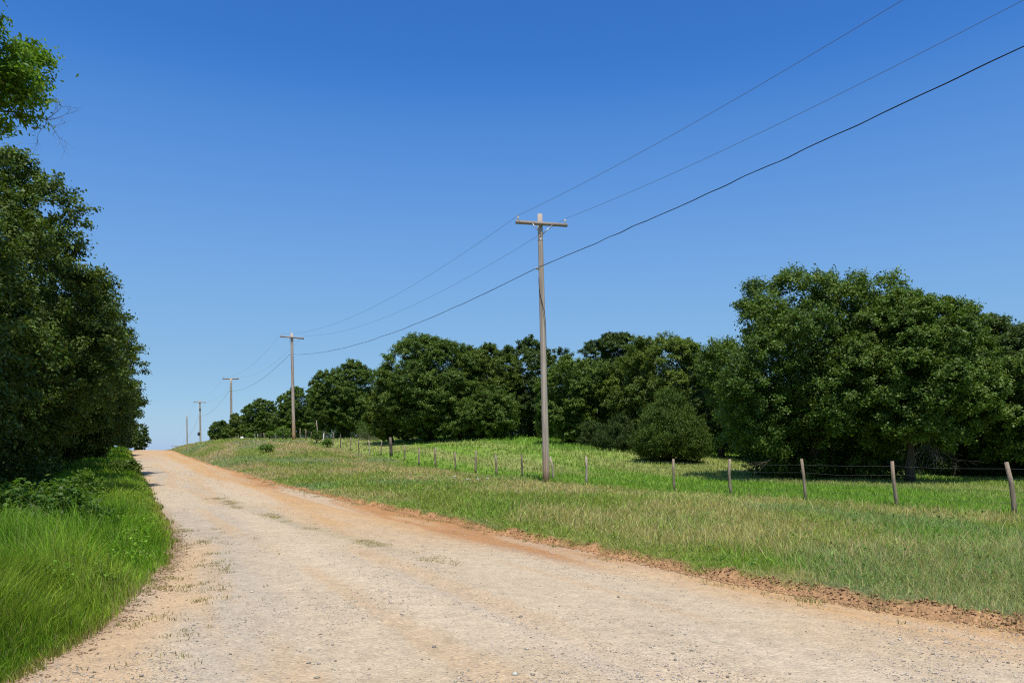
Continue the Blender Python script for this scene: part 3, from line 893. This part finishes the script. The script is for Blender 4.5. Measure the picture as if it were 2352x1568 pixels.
for i in range(46):
    px = random.uniform(820, 1950)
    Yd = float(interp(px, [(700, 90), (850, 70), (1200, 66), (1400, 54), (1640, 46), (1760, 33), (2150, 30)])) + random.uniform(0, 3)
    X = (px - CXD) / FD * Yd
    if px > 1560:
        px = random.uniform(1745, 2080); Yd = random.uniform(30.8, 33); X = (px - CXD) / FD * Yd
    sp.append((X, Yd, random.uniform(.6, 1.3), random.uniform(.8, 2.0), gz(X, Yd) - .1))
mass('undergrowth', 'shaded bushy undergrowth at the feet of the trees', sp, 'oak', .11, 1100)

# shrubs
def shrub(label, px, py, Y, w, h, kind='shrub', leaf=.09, n=900, stem=True, cat='shrub', **kw):
    X = (px - CXD) / FD * Y
    z = gz(X, Y)
    root = empty('shrub', (X, Y, z), label, cat)
    v, t, lc = foliage(w / 2, w / 2 * .9, .08, h, leaf, n, kind, lobes=kw.get('lobes', 14), sub=10, shell=.66, lobe_r=.42, low=-.4)
    link('foliage', leaf_mesh('foliage', v, t), KINDS[kind]['mat'], root)
    mb = MB()
    for c in lc[:8]: mb.tube([(0, 0, 0), c * .5 + np.array([0, 0, .05]), c], [.012, .009, .004], 5)
    mb.build('stem', M_bark, root)
    return root


shrub('broad leaved bush at the left edge in the tall grass', 85, 1250, 12.3, 1.6, 1.0, 'bush', .085, 2600, lobes=22)
shrub('low leafy sprig right of the broad leaved bush', 205, 1250, 12.7, .65, .62, 'bush', .075, 600)
shrub('yellow green shrub in the shade of the tall leading oak', 195, 1130, 21, .95, .85, 'shrub', .085, 800)
shrub('dark bush on the left road edge, its shadow on the gravel', 288, 1100, 37, 1.25, .8, 'oak', .10, 900)
shrub('rounded green shrub left of the second utility pole', 649, 1006, 77, 1.5, 1.35, 'shrub', .15, 900)
shrub('smaller shrub left of the rounded shrub by the second pole', 620, 1006, 79, .8, .9, 'shrub', .15, 420)
shrub('lone low shrub among the fence posts near the third pole', 575, 1008, 92, .9, .8, 'shrub', .16, 350)
shrub('dark upright shrub beside the tall leaning fence post', 727, 1018, 70, .95, 1.25, 'oak', .13, 700)
shrub('little round shrub right of the tall leaning fence post', 752, 1027, 65, .75, .65, 'shrub', .13, 450)
shrub('leafy weed clump alone on the grassy bank', 612, 1052, 58, 1.1, .55, 'shrub', .13, 380)

# brush pile under the oaks
x_, y_ = (858 - CXD) / FD * 67, 67.
bp_ = empty('brush_pile', (x_, y_, gz(x_, y_)), 'pile of bare grey brush under the oaks right of the second pole', 'brush pile')
mb = MB()
for i in range(26):
    a = random.uniform(0, 6.28); p = (random.uniform(-1.2, 1.2), random.uniform(-.5, .5), random.uniform(0, .25))
    twigs(mb, p, (math.cos(a), math.sin(a) * .6, random.uniform(.1, .7)), random.uniform(.6, 1.1), .016, 1, .5)
mb.build('branches', M_deadwood, bp_)

# ---------------------------------------------------------------- utility poles
VX = np.array([V[0], V[1], 0.0])     # crossarm direction
UX = np.array([U[0], U[1], 0.0])     # down the line


def insulator(parent, p, dark=False):
    mb = MB()
    mb.tube([p, p + np.array([0, 0, .05])], .012, 8)
    pin = mb.build('pin', M_steel, parent)
    mb = MB()
    z = [.05, .06, .085, .09, .115, .12, .15, .175, .185]
    r = [.03, .05, .052, .034, .036, .048, .046, .03, .012]
    mb.tube([p + np.array([0, 0, q]) for q in z], r, 12)
    mb.build('insulator_body', M_porc, parent)
    if dark:
        mb = MB(); mb.tube([p + np.array([0, 0, q]) for q in (.186, .2, .215)], [.036, .036, .02], 10)
        mb.build('tie_wire', M_cap, parent)


POLE_TOPS = []


def pole(label, base, top, r0, r1, arm=None, mat=M_pole, side=-1, tilt=0., extras=(), parts_small=False):
    base = np.array(base, float); top = np.array(top, float)
    root = empty('utility_pole', base, label, 'utility pole', 'utility poles along the road')
    T_ = top - base; H = np.linalg.norm(T_); up = T_ / H
    mb = MB()
    ts = np.linspace(-.03, 1, 14)
    mb.tube([T_ * t for t in ts], r0 + (r1 - r0) * ts, 16, wob=.025)
    mb.build('shaft', mat, root)
    if arm:
        hz, half, sec = arm
        c = up * (H - hz) + UX * side * (r1 + sec)
        d = norm(VX + np.array([0, 0, tilt]))
        mb = MB(); mb.box(c, d * half, UX * sec, np.cross(d, UX) * sec * 1.25)
        a = mb.build('crossarm', M_arm, root, smooth=False)
        if not parts_small:
            for q in (-1, 1):
                mb = MB()
                e = c + d * q * .45 + UX * side * (sec + .008) + np.array([0, 0, -.04])
                f = up * (H - hz - .42) + UX * side * (r1 + .018) + VX * q * .025
                g = norm(f - e); nrm = np.cross(g, UX)
                mb.box((e + f) / 2, g * np.linalg.norm(f - e) / 2, UX * .006, nrm * .018)
                mb.build('brace', M_steel, root, smooth=False)
            mb = MB()
            mb.tube([c + UX * side * (sec + .03), c - UX * side * .02], .018, 8)
            mb.build('bolt', M_steel, root)
        for q in (-1, 1):
            i_ = empty_part('insulator', root)
            insulator(i_, c + d * q * (half - .09) + np.array([0, 0, sec * 1.25]), q < 0)
    for e in extras: e(root, up, H, r0, r1)
    return root


def empty_part(name, parent):
    o = link(name, None, parent=parent)
    o.empty_display_size = .1
    return o


def ground_wire(h_from, h_to):
    def f(root, up, H, r0, r1):
        mb = MB(); pts = []
        for k in range(22):
            t = k / 21; h = h_from + (h_to - h_from) * t
            rr = r0 + (r1 - r0) * h / H + .012
            an = math.pi * (1.06 - .85 * sm(np.array(t * 1.5)))
            pts.append(up * h + VX * math.cos(an) * rr - UX * math.sin(an) * rr)
        mb.tube(pts, .009, 6)
        mb.build('ground_wire', M_cap, root)
    return f


def clamp(h):
    def f(root, up, H, r0, r1):
        mb = MB(); rr = r0 + (r1 - r0) * h / H
        mb.box(up * h - VX * (rr + .05), VX * .06, UX * .03, np.array([0, 0, .04]))
        mb.tube([up * h - VX * (rr - .02), up * h - VX * (rr + .17)], .016, 8)
        mb.build('cable_clamp', M_steel, root)
    return f


def band(h, w=.05, mat=None):
    def f(root, up, H, r0, r1):
        rr = r0 + (r1 - r0) * h / H + .006
        mb = MB(); mb.tube([up * (h - w), up * (h + w)], rr, 14); mb.build('band', mat or M_steel, root)
    return f


def box_part(h, w, hh, mat, name):
    def f(root, up, H, r0, r1):
        rr = r0 + (r1 - r0) * h / H
        mb = MB(); c = up * h - VX * (rr + w * .3)
        mb.tube([c - np.array([0, 0, hh]), c - np.array([0, 0, hh * .8]), c + np.array([0, 0, hh * .8]), c + np.array([0, 0, hh])], [w * .6, w, w, w * .5], 10)
        mb.build(name, mat, root)
    return f


def on_ground(p, sink=0.05):
    return np.array([p[0], p[1], gz(p[0], p[1]) - sink])


b1 = P(1255, 1103, 32.0); b1 = on_ground(b1); t1 = P(1240, 492, 32.0)
pole('nearest and tallest utility pole, grey with a reddish foot', b1, t1, .142, .098, (.42, 1.16, .05), M_pole, -1, .07,
     (ground_wire(8.25, 5.2), clamp(8.6), band(9.75, .025)))
b2 = on_ground(P(675, 1008, 78.4)); t2 = P(670, 765, 78.4)
pole('second nearest utility pole, orange stained at its foot', b2, t2, .17, .125, (.45, 1.15, .055), M_pole2, -1, -.03, (band(8.2, .03), clamp(8.4), band(5.2, .02)))
b3 = on_ground(P(531.5, 1020, 125)); t3 = P(530.5, 868.5, 125)
pole('third utility pole, its crossarm level with its top', b3, t3, .20, .15, (.08, 1.2, .075), M_pole, 1, .04, (clamp(8.3), band(4.3, .05)), True)
b4 = on_ground(P(461, 1030, 171)); t4 = P(459, 920, 171)
pole('fourth utility pole with a thin crossarm and a dark box low on its shaft', b4, t4, .21, .15, (.35, 1.25, .06), M_pole, -1, 0., (band(9.3, .3, M_cap), box_part(4.1, .30, .38, M_cap, 'meter_box')), True)
b5 = on_ground(P(431, 1030, 218)); t5 = P(429, 953, 218)
pole('fifth and farthest full utility pole, bare without a crossarm', b5, t5, .22, .15, None, M_pole)
b6 = on_ground(P(404, 1060, 262)); t6 = P(404, 1022.5, 262)
pole('utility pole past the crest, only its crossarm showing over the grass', b6, t6, .2, .15, (.3, 1.4, .08), M_pole, -1, 0., (), True)

# ---------------------------------------------------------------- wires
def line_pts(l, pts):
    """picture points on a wire that hangs over the line at lateral l -> quadratic height along the road"""
    ss, zz = [], []
    for px, py in pts:
        a = (px - CXD) / FD
        Y = l / (V[0] * a + V[1])
        ss.append(Y * (U[0] * a + U[1])); zz.append(EYE + (HD - py) / FD * Y)
    return np.array(ss), np.array(zz)


def wire(label, ends, sag, l0, first, mat, r, lump=0.):
    """first: picture points of the span from the nearest pole past the camera; ends: attachment points pole by pole"""
    pts = []
    k = 1 / 1.0884
    ss, zz = line_pts(l0, [(x * k, y * k) for x, y in first])
    s0 = float(np.dot(ends[0][:2], U)); ss = np.append(ss, s0); zz = np.append(zz, ends[0][2])
    c = np.polyfit(ss - s0, zz, 2)
    off = np.polyval(c, 0) - ends[0][2]
    for q in np.linspace(-24, s0, 60)[:-1]:
        x, y = sl2w(q, l0)
        pts.append(np.array([x, y, np.polyval(c, q - s0) - off * (1 - abs(q - s0) / 52)]))
    for a, b, sg in zip(ends[:-1], ends[1:], sag):
        for t in np.linspace(0, 1, 28, endpoint=False):
            p = a + (b - a) * t; p = p - np.array([0, 0, 4 * sg * t * (1 - t)]); pts.append(p)
    pts.append(ends[-1])
    pts = np.array(pts)
    if lump:
        # resample finely near the camera so the twisted cable looks lumpy
        i = np.arange(len(pts)); f = np.arange(0, len(pts) - 1, .34)
        pts = np.stack([np.interp(f, i, pts[:, j]) for j in range(3)], -1)
        pts[:, 2] += lump * (vnoise(np.arange(len(pts)) * .41, np.zeros(len(pts)) + .5) - .5)
        r = r * (.8 + .45 * vnoise(np.arange(len(pts)) * .63, np.zeros(len(pts)) + 7.5))
    mb = MB(); mb.tube(pts, r, 6)
    o = mb.build('power_line', mat)
    return tag(o, label, 'power line', 'overhead lines on the utility poles')


def arm_pt(base, top, hz, half, q, side, tilt, r1, sec):
    T_ = top - base; H = np.linalg.norm(T_); up = T_ / H
    c = base + up * (H - hz) + UX * side * (r1 + sec)
    d = norm(VX + np.array([0, 0, tilt]))
    return c + d * q * (half - .09) + np.array([0, 0, sec * 1.25 + .2])


AR = [(b1, t1, .42, 1.16, -1, .07, .098, .05), (b2, t2, .45, 1.15, -1, -.03, .125, .055), (b3, t3, .08, 1.2, 1, .04, .15, .075),
      (b4, t4, .35, 1.25, -1, 0, .15, .06), (b6, t6, .3, 1.4, -1, 0, .15, .08)]
for q, lab, fp in ((-1, 'thin conductor on the left ends of the crossarms, uppermost in the sky', [(1500, 437), (1914.6, 202.8), (2259, 0)]),
                   (1, 'thin conductor on the right ends of the crossarms, between the other two wires', [(1500, 515), (2041, 263.6), (2560, 2.3)])):
    e = [arm_pt(a[0], a[1], a[2], a[3], q, a[4], a[5], a[6], a[7]) for a in AR]
    wire(lab, e, [1.25, 1.2, 1.1, 1.3], float(np.dot(e[0][:2], V)), fp, M_wire, .0056)


def shaft_pt(b, t, h, r):
    T_ = t - b; H = np.linalg.norm(T_); return b + T_ / H * h - VX * (r + .12)


e = [shaft_pt(b1, t1, 8.6, .11), shaft_pt(b2, t2, 8.4, .13), shaft_pt(b3, t3, 8.3, .16), shaft_pt(b4, t4, 7.8, .16), shaft_pt(b5, t5, 7.6, .16)]
wire('thick lumpy black cable, lowest of the overhead lines', e, [.95, 1.0, 1.0, 1.0], float(np.dot(e[0][:2], V)),
     [(1500, 601.7), (1788, 475), (2041, 360.5), (2266, 252), (2560, 117)], M_cable, .012, .05)

# ---------------------------------------------------------------- fence
fx0, fy0 = 1.64, 32.6
root = empty('barbed_wire_fence', (fx0, fy0, gz(fx0, fy0)), 'wire fence on weathered wooden posts between verge and pasture', 'fence')
r0v = np.array(root.location)
leans = {7: (-.16, 0), 6: (-.115, .02), 5: (-.11, 0), 4: (-.055, 0), 3: (-.03, 0), 1: (-.005, .02), 0: (-.14, 0), -1: (-.04, .02), -2: (-.05, .02), -3: (.02, 0), -4: (-.04, 0),
         -5: (-.01, 0), -6: (-.01, 0), -7: (.0, 0)}
tops = []
for k in range(8, -62, -1):
    if k == 2: continue
    t_ = k * 2.395 + (random.uniform(-.18, .18) if k < -2 else 0) + (.0 if k else .12) + (.12 if k > 4 else 0)
    x = fx0 + .4926 * t_ + random.uniform(-.04, .04); y = fy0 - t_
    z = gz(x, y)
    lx, ly = leans.get(k, (random.gauss(-.02, .05), random.gauss(0, .04)))
    hgt = 1.07 + random.uniform(-.10, .08)
    r_ = .041 + random.uniform(-.008, .01)
    mat = random.choice([M_post, M_post, M_postp, M_postd]); lab = None
    if k in (7, 6, 5, 4, 3): mat = M_post; r_ = random.uniform(.035, .045); hgt = 1.05 + .02 * (k % 3)
    if k == -8: r_, mat, lab, hgt = .10, M_postd, 'thick dark post', 1.25
    if k == -16: hgt, lx, lab, mat = 1.95, -.09, 'tall leaning pale post', M_postp
    if k == -17: hgt = .85
    b_ = np.array([x, y, z - .1]); tp = np.array([x + lx * hgt, y + ly * hgt, z + hgt])
    mb = MB()
    kk = np.array([random.gauss(0, .018), random.gauss(0, .018), 0])
    mb.tube([b_ - r0v, b_ + (tp - b_) * .3 - r0v + kk * .7, b_ + (tp - b_) * .6 - r0v + kk, b_ + (tp - b_) * .62 - r0v + kk * 1.1, tp - r0v], [r_ * 1.1, r_ * 1.08, r_ * .98, r_ * 1.06, r_ * .9], 9, wob=.16)
    p = mb.build('post', mat, root)
    if lab: p['label'] = lab
    tops.append((b_, tp, hgt))
for hw in (.26, .50, .74, .94):
    pts = []
    for i, (b_, tp, hgt) in enumerate(tops):
        f = (hw + .1) / (hgt + .1)
        p = b_ + (tp - b_) * min(f, .95) - r0v - UX * 0 - VX * .05
        if i and hw:
            q = pts[-1]; mid = (p + q) / 2 - np.array([0, 0, random.uniform(.0, .05)]); pts.append(mid)
        pts.append(p)
    mb = MB(); mb.tube(pts, .0021, 5); mb.build('wire_strand', M_barb, root)

# little white things by the fence, and flowers in the verge
x_, y_ = (743 - CXD) / FD * 66, 66.
mb = MB(); mb.tube([(0, 0, -.1), (0, 0, .5), (.01, 0, 1.0), (.01, 0, 1.04)], [.04, .04, .04, .02], 8)
tag(mb.build('marker_post', M_white, None, (x_, y_, gz(x_, y_))), 'short white marker post next to the tall leaning fence post', 'marker post')
x_, y_ = (555.5 - CXD) / FD * 108, 108.
mb = MB(); mb.tube([(0, 0, -.1), (0, 0, .2), (.02, 0, .6), (0, .02, .8), (0, 0, .85)], [.25, .28, .26, .16, .03], 10, wob=.25)
tag(mb.build('white_stone', M_white, None, (x_, y_, gz(x_, y_))), 'white lump low in the grass by the far fence', 'stone')


def flower(label, px, py, Y, n, spread, h):
    X = (px - CXD) / FD * Y; root = empty('wildflower', (X, Y, gz(X, Y)), label, 'wildflower')
    for i in range(n):
        p = np.array([random.uniform(-spread, spread), random.uniform(-.1, .1), 0]); q = p + np.array([random.uniform(-.03, .03), 0, h * random.uniform(.8, 1.05)])
        st = MB(); st.tube([p, q], .004, 5); s_ = st.build('stem', M_cedar_stem, root)
        hd = MB(); hd.tube([q, q + np.array([0, 0, .01]), q + np.array([0, 0, .025])], [.008, .026, .012], 8, wob=.4); hd.build('flower_head', M_white, s_)


M_cedar_stem = plain_mat('green stem', (.12, .19, .05), .7)
flower('white flower cluster in the verge, nearer the road', 1043, 1125, 26.5, 3, .05, .42)
flower('small white flower heads in the verge, farthest from the nearest utility pole', 1075, 1111, 28.5, 3, .05, .28)
flower('white flower heads in the verge, middle of the three by the nearest pole', 1098, 1107, 28.5, 3, .05, .28)
flower('white flower heads in the verge, closest to the nearest utility pole', 1119, 1108, 28.5, 3, .05, .28)

# ---------------------------------------------------------------- light, sky, camera
sun_dir = np.array([.04, -.37, .91]); sun_dir /= np.linalg.norm(sun_dir)
el = math.asin(sun_dir[2]); az = math.atan2(sun_dir[0], sun_dir[1])
ld = bpy.data.lights.new('sun', 'SUN'); ld.energy = 4.6; ld.angle = R(.53); ld.color = (1, .955, .88)
lo = bpy.data.objects.new('sun', ld); col.objects.link(lo)
from mathutils import Vector
lo.rotation_euler = Vector(tuple(-sun_dir)).to_track_quat('-Z', 'Y').to_euler()

w = bpy.data.worlds.new('World'); sc.world = w; w.use_nodes = True
nt = w.node_tree; bg = nt.nodes['Background']
sk = nt.nodes.new('ShaderNodeTexSky'); sk.sky_type = 'NISHITA'; sk.sun_disc = False
sk.sun_elevation = el; sk.sun_rotation = az; sk.air_density = .7; sk.dust_density = .5; sk.ozone_density = 3
m1 = nt.nodes.new('ShaderNodeVectorMath'); m1.operation = 'SCALE'; m1.inputs['Scale'].default_value = .1
m2 = nt.nodes.new('ShaderNodeVectorMath'); m2.operation = 'SCALE'; m2.inputs['Scale'].default_value = 10
cu = nt.nodes.new('ShaderNodeRGBCurve')
CUR = [[(0, 0), (.078, .041), (.099, .093), (.13, .150), (.168, .200), (.30, .295), (.43, .39), (1, .8)],
       [(0, 0), (.134, .176), (.168, .270), (.22, .355), (.278, .420), (.45, .525), (.51, .565), (1, .85)],
       [(0, 0), (.263, .57), (.32, .68), (.40, .745), (.476, .77), (.62, .78), (1, .95)]]
for c_, p_ in zip(cu.mapping.curves, CUR):
    c_.points[0].location = p_[0]; c_.points[-1].location = p_[-1]
    for q in p_[1:-1]: c_.points.new(*q)
cu.mapping.update()
nt.links.new(sk.outputs[0], m1.inputs[0]); nt.links.new(m1.outputs[0], cu.inputs['Color']); nt.links.new(cu.outputs[0], m2.inputs[0])
nt.links.new(m2.outputs[0], bg.inputs['Color']); bg.inputs['Strength'].default_value = .1

cd = bpy.data.cameras.new('camera'); co = bpy.data.objects.new('camera', cd); col.objects.link(co); sc.camera = co
cd.sensor_width = 36; cd.lens = 36 * FD / 2352; cd.clip_start = .1; cd.clip_end = 6000
co.location = (0, 0, EYE); co.rotation_euler = (R(90), 0, 0)
cd.shift_y = (HD - 784) / 2352
sc.view_settings.view_transform = 'Standard'; sc.view_settings.look = 'None'; sc.view_settings.exposure = 0; sc.view_settings.gamma = 1
cy = sc.cycles
cy.max_bounces = 6; cy.diffuse_bounces = 3; cy.glossy_bounces = 2; cy.transmission_bounces = 4; cy.transparent_max_bounces = 4
cy.use_denoising = False
cy.filter_width = 1.15; cy.sample_clamp_indirect = 6
cy.caustics_reflective = False; cy.caustics_refractive = False
